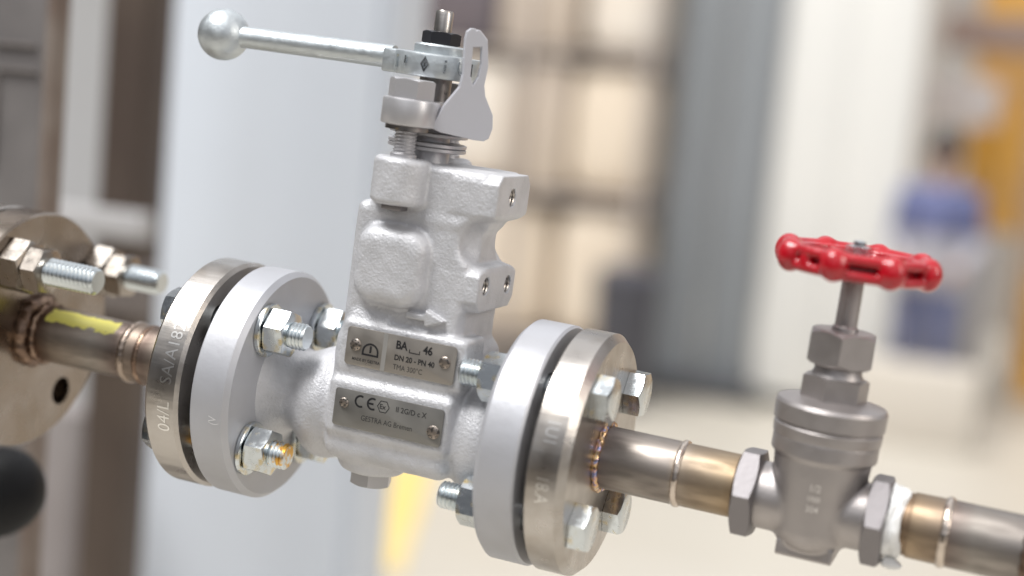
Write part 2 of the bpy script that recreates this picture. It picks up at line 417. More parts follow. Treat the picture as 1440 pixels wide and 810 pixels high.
# ================================================================== SETTING (hall frame: mm from the camera, tilted to the pipe run)
TILT = R(-3.2)
HM = Matrix.Translation(CAM*S) @ Matrix.Rotation(TILT, 4, 'Y')
bgm = {}
def bmat(name, c, rough=.6, metal=0, c2=None, sc=3.0):
    m = mat(name, c, metal, rough, colnoise=(sc, c2, .35, .65) if c2 else None); return m
def hall(o): o.matrix_world = HM; return o
def hbox(name, lo, hi, material, bev=5, parent=None):
    m = M(); box(m, lo, hi, bev, 2); o = m.build(name, material)
    if parent: o.parent = parent
    else: hall(o)
    return o
def hthing(name, loc, label, cat, group=None):
    o = bpy.data.objects.new(name, None); COL.objects.link(o); tag(o, label, cat, group)
    o.matrix_world = HM @ Matrix.Translation(Vector(loc)*S); LOC[o.name] = Vector(loc); return o
FL = -1750
floor_m = bmat('hall_floor', (.57, .535, .47), .42, 0, (.53, .49, .42), .8)
m = M(); m.add([(-16000, -3000, FL), (9000, -3000, FL), (9000, 16000, FL), (-16000, 16000, FL)], [(0, 1, 2, 3)])
tag(hall(m.build('floor', floor_m)), kind='structure')
wall_m = bmat('hall_wall', (.60, .58, .55), .8, 0, (.46, .43, .40), .5)
tag(hbox('back_wall', (-16000, 15500, FL), (9000, 15700, 4500), wall_m), kind='structure')
yl_m = bmat('floor_line_paint', (.85, .60, .16), .5, 0, (.80, .62, .25), 2)
m = M(); m.add([(-2420, 5200, FL+4), (-2160, 5200, FL+4), (-2900, 7400, FL+4), (-3180, 7400, FL+4)], [(0, 1, 2, 3)])
tag(hall(m.build('floor_marking', yl_m)), kind='structure')
m = M(); m.add([(-900, 5200, FL+4), (-640, 5200, FL+4), (-640, 5650, FL+4), (-880, 5650, FL+4)], [(0, 1, 2, 3)])
tag(hall(m.build('floor_marking', yl_m)), kind='structure')

# steel upright just behind the left flange
st_m = bmat('mill_steel', (.27, .25, .24), .5, .5, (.20, .185, .18), 14)
rust_m = bmat('rusty_edge', (.17, .125, .10), .75, .2, (.24, .20, .17), 20)
t = hthing('steel_upright', (-700, 850, FL), 'grey mill steel flat upright with a rusty right edge, leftmost behind the bolted flange', 'steel upright')
m = M(); box(m, (-850, 850, FL), (-626, 864, 900), 2); m.build('web', st_m, t)
m = M(); box(m, (-625.5, 848, FL), (-620, 866, 900), 1); m.build('edge_flange', rust_m, t)
m = M(); box(m, (-665, 846.5, 8), (-632, 849.8, 10.5), .6); box(m, (-660, 846.5, -8), (-630, 849.8, -6), .6); box(m, (-662, 846.5, -70), (-660, 849.8, -8.2), .6); m.build('weld_seam', bmat('seam', (.16, .14, .13)), t)
# dark post, grey-brown duct and the rail crossing them
tag(hbox('dark_post', (-987, 1440, FL), (-938, 1500, 1200), bmat('dark_brown_steel', (.085, .062, .050), .5, .2, (.12, .09, .07), 6)), 'dark brown vertical post, out of focus left of the white cabinet', 'post')
tag(hbox('cable_duct', (-1170, 1600, FL), (-1105, 1660, -420), bmat('duct_paint', (.25, .22, .21), .6, 0, (.33, .30, .29), 5)), 'grey brown duct standing low behind the round flange at lower left', 'duct')
rl = hthing('cross_rail', (-1000, 1380, -150), 'short pale horizontal rail crossing in front of the dark brown post', 'rail')
m = M(); box(m, (-1150, 1380, -175), (-892, 1410, -146), 4); m.build('beam', bmat('rail_paint', (.50, .49, .49), .5), rl)
m = M(); box(m, (-1150, 1412, -258), (-905, 1440, -205), 4); m.build('bracket', bmat('rail_bracket_brown', (.22, .19, .175), .6), rl)  # darker brown bar below the pale beam
tag(hbox('partition_panel', (-2600, 2600, FL), (-1700, 2640, 1500), bmat('partition_paint', (.50, .50, .51), .6, 0, (.46, .455, .45), 2)), 'pale grey partition panel seen in the gap left of the dark post', 'partition panel')
cb = hthing('control_cabinet', (-1000, 1750, FL), 'large bluish white control cabinet, out of focus behind the silver valve', 'cabinet')
cw = bmat('cabinet_paint', (.75, .80, .87), .45, 0, (.72, .765, .83), 1.5)
m = M(); box(m, (-1148, 1750, FL+60), (-795, 1860, 1300), 6); m.build('body', cw, cb)
m = M(); box(m, (-1140, 1738, FL+80), (-808, 1749, 1290), 4); m.build('door', cw, cb)
m = M(); box(m, (-1130, 1760, FL), (-820, 1850, FL+59.5), 2); m.build('plinth', bmat('plinth_grey', (.12, .12, .13)), cb)
m = M(); box(m, (-1146, 1728, -260), (-1128, 1737, -120), 3); m.build('handle', black, cb)
tag(hbox('white_panel', (-832, 2350, FL), (-965+0, 2351, FL+1), cw), kind='structure') if False else None

# beige pipe and black grip at the lower left
t = hthing('stand_pipe', (-690, 905, FL), 'beige stand pipe at the lower left corner under the round flange', 'pipe')
m = M(); lathe(m, (-683, 905, FL), (0, 0, 1), [(17, 0), (17, 1450)], 40); m.build('tube', bmat('beige_paint', (.42, .37, .32), .5, .3, (.36, .31, .27), 20), t)
m = M(); lathe(m, (-683, 905, -310), (0, 0, 1), [(19, 0), (22, 3), (22, 18), (19, 21)], 40); m.build('collar', bmat('collar_steel', (.22, .19, .17), .5, .5), t)
bk = thing('rubber_grip', (-213, 30, -125), 'rounded black rubber grip cut by the lower left edge of the picture', 'grip')
m = M(); lathe(m, (-272, 60, -118), (.72, 0, .38), [(2, 0), (16, 1), (22, 6), (24, 14), (24.5, 24), (23, 33), (19, 41), (12, 47), (4, 49.5)], 48); m.build('grip', mat('grip_rubber', (.010, .010, .011), 0, .6, spec=.25, bump=(200, .2, .5)), bk)
m = M(); cyl(m, (-272, 60, -118), (-.72, 0, -.38), 8, 60); m.build('rod', dark, bk)

# shelf with pale sacks and cartons, far behind
rk = hthing('storage_rack', (-2900, 9600, FL), 'tall storage rack with a brown back panel, far behind the silver valve', 'rack')
rkm = bmat('rack_steel', (.50, .45, .42), .6, .1, (.56, .50, .46), 2)
m = M()
for X in (-4180, -3340, -2520): box(m, (X-22, 9350, FL), (X+22, 9390, 1500), 4)
m.build('upright', rkm, rk)
m = M()
for Z in (-1500, -560, 320, 1150): box(m, (-4214, 9400, Z-15), (-2486, 10100, Z+20), 4)
m.build('shelf', rkm, rk)
m = M(); box(m, (-4214, 10110, FL), (-2486, 10150, 1500), 4); m.build('back_panel', bmat('rack_back', (.52, .45, .39), .7, 0, (.64, .56, .48), 1.6), rk)
sackm = bmat('sack_paper', (.84, .73, .60), .75, 0, (.78, .67, .54), 3)
sackw = bmat('sack_white', (.86, .80, .72), .75, 0, (.80, .72, .63), 3)
cart = bmat('carton_board', (.54, .46, .39), .8, 0, (.62, .53, .44), 3)
darkc = bmat('dark_crate', (.13, .115, .135), .7, 0, (.17, .14, .15), 3)
goods = [  # x0,x1,z0,z1,mat,name,label
 (-4150, -3580, 345, 900, darkc, 'crate', 'dark violet brown crate, top left on the blurred rack'),
 (-3540, -3060, 345, 1020, cart, 'carton', 'brown carton on the top shelf of the blurred rack, second from left'),
 (-3000, -2545, 345, 1090, sackw, 'sack', 'off white bulging sack at the right end of the rack\'s top shelf'),
 (-4140, -3420, -535, 270, sackw, 'sack', 'large cream sack on the middle rack shelf, just right of the valve bracket'),
 (-3400, -3060, -535, 270, cart, 'carton', 'brown carton between two cream sacks on the middle shelf of the rack'),
 (-3040, -2545, -535, 275, sackm, 'sack', 'tall cream sack at the right end of the middle shelf of the rack'),
 (-4140, -3700, -1475, -700, cart, 'carton', 'brown carton on the lowest shelf of the rack, left end'),
 (-3640, -3120, -1475, -640, sackm, 'sack', 'cream sack on the lowest shelf of the rack, in the middle'),
 (-3060, -2545, -1475, -620, sackm, 'sack', 'cream sack on the lowest shelf of the rack, right end'),
]
for x0, x1, z0, z1, mm_, nm, lb in goods:
    bev = 130 if nm == 'sack' else 12
    m = M(); box(m, (x0, 9440, z0+22), (x1, 10050, z1), bev, 5 if nm == 'sack' else 2)
    o = m.build(nm, mm_); hall(o); tag(o, lb, nm, 'goods on the blurred rack')
bn = hthing('waste_bin', (-2250, 9000, FL), 'black waste bin standing at the foot of the grey column', 'bin')
m = M(); lathe(m, (-2430, 9000, FL), (0, 0, 1), [(150, 0), (160, 20), (190, 760), (187, 765)], 40); m.build('bin_body', bmat('black_plastic', (.07, .07, .085), .5), bn)
m = M(); lathe(m, (-2430, 9000, FL+766), (0, 0, 1), [(196, 0), (200, 10), (196, 40), (150, 75), (50, 90)], 40); m.build('lid', bmat('black_lid', (.08, .08, .10), .4), bn)
# grey column (H section) and white cabinet
gc = bmat('column_grey', (.27, .29, .315), .5, .1, (.27, .29, .31), 1)
t = hthing('grey_column', (-2100, 9700, FL), 'blue grey steel column, out of focus between rack and white cabinet', 'column')
m = M(); box(m, (-2440, 9700, FL), (-2140, 9760, 3000), 6); m.build('flange_plate', gc, t)
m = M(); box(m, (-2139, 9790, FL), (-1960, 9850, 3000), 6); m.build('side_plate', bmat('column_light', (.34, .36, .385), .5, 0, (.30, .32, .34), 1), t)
m = M(); box(m, (-1959, 9740, FL), (-1800, 9800, 3000), 6); m.build('edge_plate', gc, t)
m = M(); box(m, (-2460, 9600, FL), (-1700, 9690, FL+120), 8); m.build('base', bmat('column_base_shadow', (.06, .06, .065)), t)  # near-black block stands in for the shade at the column foot
t = hthing('white_cabinet', (-1400, 9800, FL), 'tall white cabinet, out of focus behind the red handwheel', 'cabinet')
wc = bmat('white_enamel', (.86, .855, .83), .5, 0, (.82, .82, .80), 1)
m = M(); box(m, (-1790, 9805, FL+70), (-960, 10500, 3000), 15); m.build('body', wc, t)
m = M(); box(m, (-1780, 9790, FL+90), (-1390, 9804, 2990), 6); m.build('door', wc, t); m = M(); box(m, (-1384, 9790, FL+90), (-970, 9804, 2990), 6); m.build('door', wc, t)
m = M(); box(m, (-1770, 9820, FL), (-980, 10480, FL+69), 4); m.build('plinth', black, t)
# orange rack at the right edge
t = hthing('orange_rack', (-400, 11500, FL), 'orange and brown pallet rack, out of focus at the right edge', 'rack')
om = bmat('orange_paint', (.95, .50, .06), .5, 0, (.62, .36, .14), 1.6)
m = M()
box(m, (-760, 11500, -600), (-340, 11600, 2000), 8)
m.build('upright', om, t)
m = M(); box(m, (-240, 11500, FL), (300, 11600, -900), 8); m.build('guard_post', om, t)
m = M(); box(m, (-1000, 11480, 640), (700, 11560, 900), 8); m.build('beam', bmat('beam_brown', (.34, .24, .20), .6, 0, (.40, .30, .26), 2), t)
m = M(); box(m, (-330, 11620, -1600), (8000, 11700, 2600), 8); m.build('mesh_panel_reflector', bmat('panel_brown', (.55, .40, .28), .7, 0, (.62, .50, .38), 1), t)  # runs on out of view; added length warms the flange face reflections
o = hbox('carton', (-1120, 11000, 120), (-560, 11400, 430), bmat('white_carton', (.80, .74, .72), .7), 20); tag(o, 'pinkish white carton on the orange rack, above the worker in blue', 'carton')
o = hbox('crate', (-1080, 9150, FL), (-380, 9450, -1290), bmat('cream_crate', (.66, .61, .54), .7), 15); tag(o, 'low cream crate on the floor in front of the blurred worker', 'crate')
o = hbox('tool_chest', (-1060, 11420, -1750), (-480, 12000, -700), bmat('grey_chest', (.50, .49, .50), .6), 20); tag(o, 'pale grey tool chest on the floor behind the worker in blue', 'tool chest')

# the person far behind: one continuous body, clothing as its children
def person():
    X, Y = -760, 9800
    root = hthing('person', (X, Y, FL), 'blurred worker with dark hair in blue and grey workwear, behind the red handwheel', 'person')
    z = lambda h: FL+h
    def sym(P): return [np.abs(P[0]-X), P[1]-Y, P[2]-FL]
    def body(P):
        Q = sym(P); V = [P[0]-X, P[1]-Y, P[2]-FL]
        d = scap(V, (0, 0, 1000), (0, 5, 1330), 125, 150)
        d = smin(d, scap(Q, (0, 0, 1400), (165, 0, 1410), 75, 62), 60)
        d = smin(d, scap(V, (0, 0, 1450), (0, -15, 1580), 55, 52), 30)
        d = smin(d, sell(V, (0, -25, 1680), (78, 98, 120)), 25)
        d = smin(d, scap(V, (0, -118, 1690), (0, -132, 1662), 8, 13), 10)
        d = smin(d, sell(Q, (80, -10, 1675), (10, 20, 32)), 6)
        d = smin(d, scap(Q, (95, 0, 960), (100, -10, 520), 92, 58), 50)
        d = smin(d, scap(Q, (100, -10, 520), (110, 20, 90), 58, 38), 25)
        d = smin(d, scap(Q, (110, 10, 45), (125, -150, 35), 42, 36), 25)
        d = smin(d, scap(Q, (190, 0, 1400), (240, 10, 1110), 52, 42), 30)
        d = smin(d, scap(Q, (240, 10, 1110), (170, -190, 1000), 42, 30), 20)
        d = smin(d, scap(Q, (165, -205, 995), (140, -255, 985), 30, 28), 12)
        for k_, (dx, ln) in enumerate(((-24, 60), (-8, 70), (9, 66), (25, 52))):
            d = smin(d, scap(Q, (140+dx*.4, -262, 985+dx), (120+dx*.3, -262-ln, 965+dx), 9.5, 8), 5)
        d = smin(d, scap(Q, (165, -215, 1012), (128, -245, 1035), 11, 9), 5)
        return d
    def clip(f, a_, b_, g):      # the cloth shell of the body between two heights
        return lambda P: smax(smax(f(P)-g, a_-(P[2]-FL), 8), (P[2]-FL)-b_, 8)
    skin = bmat('skin', (.50, .30, .22), .55)
    h = 13
    sdf_obj('person_body', body, (X-330, Y-360, FL-20), (X+330, Y+200, FL+1830), h, skin, root)
    nohand = lambda P: smax(body(P), -(P[1]-Y+200), 8)
    top = lambda P: smax(smax(nohand(P)-12, 1190-(P[2]-FL), 8), (P[2]-FL)-1490, 8)
    mid = lambda P: smax(smax(nohand(P)-16, 850-(P[2]-FL), 8), (P[2]-FL)-1185, 8)
    sdf_obj('shirt', top, (X-330, Y-300, FL+1100), (X+330, Y+220, FL+1560), h, bmat('blue_cloth', (.15, .17, .33), .8), root)
    sdf_obj('jacket_hem', mid, (X-330, Y-300, FL+800), (X+330, Y+220, FL+1240), h, bmat('grey_cloth', (.46, .45, .49), .8), root)
    tr = lambda P: smax(smax(smax(body(P)-9, 100-(P[2]-FL), 8), (P[2]-FL)-860, 8), -(P[1]-Y+130), 8)
    sdf_obj('trousers', tr, (X-260, Y-200, FL+60), (X+260, Y+200, FL+900), h, bmat('navy_cloth', (.13, .15, .28), .8), root)
    hair = lambda P: smax(sell([P[0]-X, P[1]-Y, P[2]-FL], (0, -12, 1700), (104, 124, 132)), -sbox([P[0]-X, P[1]-Y, P[2]-FL], (0, -130, 1590), (60, 90, 80), 20), 10)
    sdf_obj('hair', hair, (X-120, Y-150, FL+1540), (X+120, Y+130, FL+1850), 10, bmat('dark_hair', (.02, .018, .02), .6), root)
    sh = lambda P: smax(scap(sym(P), (110, 15, 48), (126, -158, 42), 52, 46), -(P[2]-FL), 4)
    sdf_obj('shoe', lambda P: np.maximum(sh(P), -(P[0]-X)), (X-20, Y-240, FL-10), (X+220, Y+100, FL+140), 10, black, root)
    sdf_obj('shoe', lambda P: np.maximum(sh(P), (P[0]-X)), (X-220, Y-240, FL-10), (X+20, Y+100, FL+140), 10, black, root)
person()

# ================================================================== STEAM TRAP
TX = -3.0
trap = thing('steam_trap', (0, 0, 0), 'cast silver valve with ball lever and two rating plates, bolted between two flange pairs', 'valve')
def octa(P, lo, hi, yc, hy, zc, hz, ch, r):
    y = np.abs(P[1]-yc); z = np.abs(P[2]-zc)
    d = np.maximum(y-hy, z-hz); d = np.maximum(d, (y-hy+z-hz+ch)*.7071)
    x = np.maximum(lo-P[0], P[0]-hi)
    return smax(d, x, r)
def trap_body(P):
    d = sbox(P, (4.5, 0, 56), (27.5, 22.5, 37), 4.5)
    d = smin(d, sbox(P, (9.5, 0, 99), (25.5, 22.5, 13), 3), 2.5)
    d = smin(d, scyl([P[0], np.abs(P[1]), P[2]], (TX, 24.5, 103.5), 2, 11.8, 10, 2.5), 2.2)
    qx = np.abs(P[0]+1.5)-(16.2-9.5); qz = np.abs(P[2]-67)-(17-9.5)
    bl = np.sqrt(np.maximum(qx, 0)**2+np.maximum(qz, 0)**2)+np.minimum(np.maximum(qx, qz), 0)-9.5
    d = smin(d, smax(bl, np.abs(P[1]+16)-15.5, 8), 2.5)
    d = smin(d, octa(P, 20, 41, -3, 19.8, 101.2, 10.8, 4, .7), 1.5)
    d = smin(d, octa(P, 20, 37.5, 1, 22.8, 62.8, 10, 4.5, .7), 1.5)
    # recesses between the two lugs
    d = smax(d, -scyl(P, (44, 0, 81.5), 1, 12, 60), 3)
    d = smax(d, -sbox(P, (44, -24, 82), (17.5, 15, 9.8), 8.5), 3)
    d = smax(d, -sbox(P, (44, 25, 82), (17.5, 15, 9.8), 8.5), 3)
    d = smax(d, -sbox(P, (42, -26, 45.5), (11, 9, 7.0), 4), 2)
    # lower, wider casting with flat pads for the plates
    d = smin(d, sbox(P, (6, 0, 8), (30.5, 25.5, 29.5), 7), 3.5)
    d = smin(d, sbox(P, (8.5, -14, 30), (29.0, 11.7, 11.5), 2.5), 2.0)
    d = smin(d, sbox(P, (6.5, -14, 3), (29, 13.7, 12.5), 3), 3)
    d = smin(d, sell(P, (-32, 0, -2.5), (16.5, 25, 25.5)), 3.5)
    d = smin(d, sell(P, (45, 0, -3), (17, 27, 28.5)), 3.5)
    nr = 17.5+10*np.exp(-np.maximum(57-np.abs(P[0]), 0)/4.2)
    d = smin(d, np.maximum(np.sqrt(P[1]**2+P[2]**2)-nr, np.abs(P[0])-58)*.8, 5)
    d = smin(d, scyl(P, (-7, -4, -19), 2, 15.5, 9, 4), 5)
    # cast arrow
    d = smin(d, sbox(P, (12.8, -22, 47.8), (5, 3.6, 1.3), .4), .3)
    hx = P[0]-17
    arrow = np.maximum(np.maximum(np.abs(P[2]-47.7)-(3.7-hx*.42), -hx), np.abs(P[1]+22)-3.7)
    d = smin(d, arrow*.85, .3)
    # casting ridge over the upper plate
    ridge = scap(P, (-16, -21, 42.5+0*1), (-2, -21.5, 42.0), 2.2, 1.6)
    d = smin(d, ridge, 3)
    d = smin(d, sell(P, (-23.5, -6, 74), (2.2, 3, 3)), 1)
    # tapped holes
    d = smax(d, -scyl(P, (38, -4, 102.5), 0, 3.9, 12), .5)
    d = smax(d, -scyl(P, (36, -12, 64), 0, 3.9, 12), .5)
    d = smax(d, -scyl(P, (36, 15, 63), 0, 3.9, 12), .5)
    wv = .07*np.sin(P[0]*.42+P[2]*.21)*np.sin(P[2]*.37-P[1]*.3+1)+.04*np.sin(P[0]*.9+2)*np.sin(P[2]*.8)
    return d+wv*(P[0] < 35)
sdf_obj('body', trap_body, (-60, -42, -38), (60, 42, 118), .72, cast, trap)
for y_, z_, x_ in ((-4, 102.5, 41), (-12, 64, 37.5), (15, 63, 37.5)):
    m = M(); u, v, a = frame((1, 0, 0)); vs = []; fs = []; n_ = 28; rows = 44
    for j in range(rows+1):
        for i in range(n_):
            th = 2*PI*i/n_; ph = (j*.25/1.25-i/n_) % 1; rr_ = 3.85-.6*(1-abs(2*ph-1))
            vs.append(Vector((x_-.6-j*.25, y_, z_))+(u*math.cos(th)+v*math.sin(th))*rr_)
    for j in range(rows):
        for i in range(n_):
            k = (i+1) % n_; fs.append((j*n_+i, j*n_+k, (j+1)*n_+k, (j+1)*n_+i))
    fs.append(tuple(rows*n_+i for i in range(n_)))
    m.add(vs, fs); m.build('threaded_hole', ss, trap)

def flange(x0, x1, Ro, rb, parent, material, name='flange', ch0=.8, ch1=.8, raised=None, hub=None, rot=-5, br=37.5, hr=7):
    """disc with four real bolt holes; raised=(side, r, h)"""
    n = 144; m = M()
    lathe(m, (x0, 0, 0), (1, 0, 0), [(Ro-ch0, 0), (Ro, ch0), (Ro, x1-x0-ch1), (Ro-ch1, x1-x0)], n)
    o = m.build(name, material, parent, sharp=50)
    cm = M()
    for k in range(4):
        t_ = R(45+90*k+rot); cyl(cm, (x0-10, br*math.cos(t_), br*math.sin(t_)), (1, 0, 0), hr, x1-x0+20, n=32)
    co = cm.build('cutter', material, parent, sharp=50)
    md = o.modifiers.new('b', 'BOOLEAN'); md.object = co; md.solver = 'EXACT'
    dg = bpy.context.evaluated_depsgraph_get(); dg.update()
    me = bpy.data.meshes.new_from_object(o.evaluated_get(dg)); o.modifiers.clear(); o.data = me
    bpy.data.objects.remove(co)
    bm = bmesh.new(); bm.from_mesh(me)
    for f in bm.faces: f.smooth = True
    for e in bm.edges:
        if len(e.link_faces) == 2: e.smooth = e.calc_face_angle(0) < R(30)
    bm.to_mesh(me); bm.free()
    return o
FROT = -5
fl1 = flange(-75, -57, 52.5, 0, trap, silver, ch0=.8, ch1=2.2, rot=FROT)
fl2 = flange(57, 75, 52.5, 0, trap, silver, ch0=2.2, ch1=1.0, rot=FROT)
m = M(); lathe(m, (-77, 0, 0), (1, 0, 0), [(29, 0), (29, 2.2)], 64); m.build('raised_face', mach, trap)
m = M(); lathe(m, (74.8, 0, 0), (1, 0, 0), [(29, 0), (29, 2.0)], 64); m.build('raised_face', mach, trap)

# two thin seals between flange pairs
for x, w_, lb in ((-79.0, 1.9, 'thin dark gasket in the left flange gap of the silver valve'), (76.9, 1.1, 'thin dark gasket in the right flange gap of the silver valve')):
    m = M(); lathe(m, (x, 0, 0), (1, 0, 0), [(31, 0), (31.5, .2), (31.5, w_-.2), (31, w_)], 64)
    tag(m.build('gasket', rubber, loc=(x, 0, -31)), lb, 'gasket')

# plates: origin = lower left corner, width, height, outward normal -Y
def on_plate(m, X, Z, Y, vs, fs): m.add([(X+v[0], Y-v[2], Z+v[1]) for v in vs], fs)
def printed(name, body, size, X, Z, Y, parent, material, bold=0., sx_=1., width=None, shear=0):
    vs, fs = text_verts(body, size, bold, 0, sx_, shear)
    if width:
        w0 = max(v[0] for v in vs)-min(v[0] for v in vs); k = width/w0; vs = [(v[0]*k, v[1], v[2]) for v in vs]
    m = M(); on_plate(m, X, Z, Y, [(v[0], v[1], .06) for v in vs], fs); return m.build(name, material, parent, smooth=False)
def stroke(pts, wd):
    """thick polyline as quads in plate space"""
    vs = []; fs = []
    for i in range(len(pts)):
        p = Vector(pts[i]); a_ = Vector(pts[max(i-1, 0)]); b_ = Vector(pts[min(i+1, len(pts)-1)])
        if pts[0] == pts[-1]:
            if i == 0: a_ = Vector(pts[-2])
            if i == len(pts)-1: b_ = Vector(pts[1])
        d1 = (p-a_).normalized() if (p-a_).length > 0 else (b_-p).normalized(); d2 = (b_-p).normalized() if (b_-p).length > 0 else d1
        n1 = Vector((-d1.y, d1.x)); n2 = Vector((-d2.y, d2.x)); nn = (n1+n2).normalized(); k = wd/2/max(.35, nn.dot(n1))
        vs += [(p.x+nn.x*k, p.y+nn.y*k, .06), (p.x-nn.x*k, p.y-nn.y*k, .06)]
    for i in range(len(pts)-1): fs.append((2*i, 2*i+1, 2*i+3, 2*i+2))
    return vs, fs
def arc(cx, cy, r, a0, a1, n=14): return [(cx+r*math.cos(R(a0+(a1-a0)*i/n)), cy+r*math.sin(R(a0+(a1-a0)*i/n))) for i in range(n+1)]
def rivet_at(X, Y, Z, parent, mt=None, r=2.6):
    m = M(); lathe(m, (X, Y+.2, Z), (0, -1, 0), [(r+.1, 0), (r, .5), (r*.8, .95), (r*.4, 1.15), (.1, 1.2)], 32)
    o = m.build('rivet', mt or rivet, parent)
    m = M()
    for k in range(8):
        t_ = R(45*k); c_, s_ = math.cos(t_), math.sin(t_)
        box(m, (X+c_*r*.78-.22, Y-1.0, Z+s_*r*.78-.22), (X+c_*r*.78+.22, Y-.6, Z+s_*r*.78+.22), .05, 1)
    m.build('rivet_knurl', ink_soft, parent)
# upper plate
PY = -26.3
up = M(); extrude(up, rrect(51, 16.6, 1.6), (-16.9, PY, 22.0), (1, 0, 0), (0, 0, 1), .7, .12)
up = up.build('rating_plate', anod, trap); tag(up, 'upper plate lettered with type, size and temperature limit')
F = PY-.7
def stripe(x0, x1, z0, z1, mm_, nm, yy=.02, par=None): 
    m = M(); m.add([(x0, F-yy, z0), (x1, F-yy, z0), (x1, F-yy, z1), (x0, F-yy, z1)], [(0, 1, 2, 3)]); return m.build(nm, mm_, par, smooth=False)
stripe(.2, 2.2, 22.15, 38.45, plate_stripe, 'pale_stripe', .03, up)  # paler upright stripe laid over the upper plate
printed('lettering', 'BA', 4.9, 6.2, 33.0, F, up, ink, .16, .88)
vs, fs = stroke([(12.7, 33.7), (12.7, 32.3), (17.4, 32.3), (17.4, 33.7)], .42); m = M(); on_plate(m, 0, 0, F, vs, fs); m.build('lettering', ink, up, smooth=False)
printed('lettering', '46', 4.9, 18.9, 33.0, F, up, ink, .16, .88)
printed('lettering', 'DN 20 - PN 40', 3.3, 6.1, 28.0, F, up, ink, .10, 1, width=18.6)
printed('lettering', 'TMA 300°C', 3.3, 6.0, 23.9, F, up, ink_soft, .0, 1, width=13.6)
printed('lettering', 'MADE BY GESTRA', 1.8, -13.4, 24.3, F, up, ink_soft, .03, 1, width=13.2)
logo = [arc(-5.2, 29.0, 3.5, -8, 188, 20)]
lp = [(-8.7, 27.6)]+[(-8.7, 28.6)]+arc(-5.2, 28.9, 3.5, 180, 0, 18)+[(-1.7, 27.6)]+[(-8.7, 27.6)]
vs, fs = stroke(lp, .85); m = M(); on_plate(m, 0, 0, F, vs, fs)
vs, fs = stroke([(-5.2, 28.6), (-5.2, 31.6)], .95); on_plate(m, 0, 0, F-.01, vs, fs)
m.build('emblem', ink, up, smooth=False)
rivet_at(-12.4, F, 31.0, up); rivet_at(29.3, F, 31.2, up)
# lower plate
PY2 = -28.0; F = PY2-.7
lo_ = M(); extrude(lo_, rrect(51, 16.4, 1.4), (-18.2, PY2, -4.9), (1, 0, 0), (0, 0, 1), .7, .12)
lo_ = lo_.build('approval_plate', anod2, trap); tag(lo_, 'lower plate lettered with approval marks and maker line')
m = M()
for pts in (arc(-6.0, 7.4, 2.35, 62, 298, 16), arc(-.2, 7.4, 2.35, 62, 298, 16), [(-2.4, 7.4), (.2, 7.4)]):
    vs, fs = stroke(pts, .85); on_plate(m, 0, 0, F-(.01 if len(pts) == 2 else 0), vs, fs)
hx = [(4.9+2.75*math.cos(R(60*k)), 7.2+2.75*math.sin(R(60*k))) for k in range(7)]
vs, fs = stroke(hx, .35); on_plate(m, 0, 0, F, vs, fs)
m.build('approval_mark', ink, lo_, smooth=False)
printed('lettering', 'Ex', 3.0, 3.1, 6.2, F, lo_, ink, .05, .95)
printed('lettering', 'II 2G/D c X', 3.3, 10.7, 6.3, F, lo_, ink, .03, 1, width=14.2)
printed('lettering', 'GESTRA AG Bremen', 3.3, -4.9, -.6, F, lo_, ink_soft, .0, 1, width=24.0)
rivet_at(-13.6, F, 5.4, lo_, r=2.2); rivet_at(29.0, F, 1.2, lo_, r=2.9)

# bottom plug
m = M(); hexa(m, (-7, -4, -27.5), (0, 0, -1), 17, 7, rot=.25, top=True); m.build('drain_plug', mach, trap)
# gland, disc springs, clamping flange and its bolts
m = M(); lathe(m, (TX, 0, 111), (0, 0, 1), [(10.2, 0), (10.2, 7), (9.5, 7.4), (9.5, 20)], 64); m.build('gland_neck', mach, trap)
for z_, h_ in ((117.0, 1.7), (118.9, 1.7), (123.2, 1.5)):
    m = M(); lathe(m, (TX, 0, z_), (0, 0, 1), [(16.8, 0), (17.2, .25), (17.2, h_-.25), (16.8, h_), (11, h_+.3)], 72); m.build('disc_spring', mach, trap)
def hull_gland():
    pts = []
    for cy, r_, a0, a1 in ((-24.5, 11.5, 180, 360), (0, 15, -38, 38), (24.5, 11.5, 0, 180), (0, 15, 142, 218)):
        pts += [(TX+q[0], q[1]) for q in arc(0, cy, r_, a0, a1, 16)]
    return pts
m = M(); extrude(m, hull_gland(), (0, 0, 127), (1, 0, 0), (0, 1, 0), 11.3, .9); m.build('gland_flange', mach, trap, sharp=28)
for sy in (-24.5, 24.5):
    m = M(); thread(m, (TX, sy, 140), (0, 0, -1), 5, 46, 1.5, .8); cyl(m, (TX, sy, 110.2), (0, 0, 1), 5.6, 5, .3)
    gb = m.build('gland_bolt', mach, trap)
    m = M(); hexa(m, (TX, sy, 138.4), (0, 0, 1), 17.4, 8.2, rot=.12, top=True); m.build('bolt_head', mach, gb)
    m = M(); lathe(m, (TX, sy, 125), (0, 0, 1), [(9.2, 0), (9.2, 1.9)], 40); m.build('lock_washer', dark, gb)
    if sy < 0:
        m = M(); box(m, (TX-5, sy-5.5, 90.9), (TX+4.5, sy+3, 94.5), .8); m.build('lock_nut', castss_dark, gb)
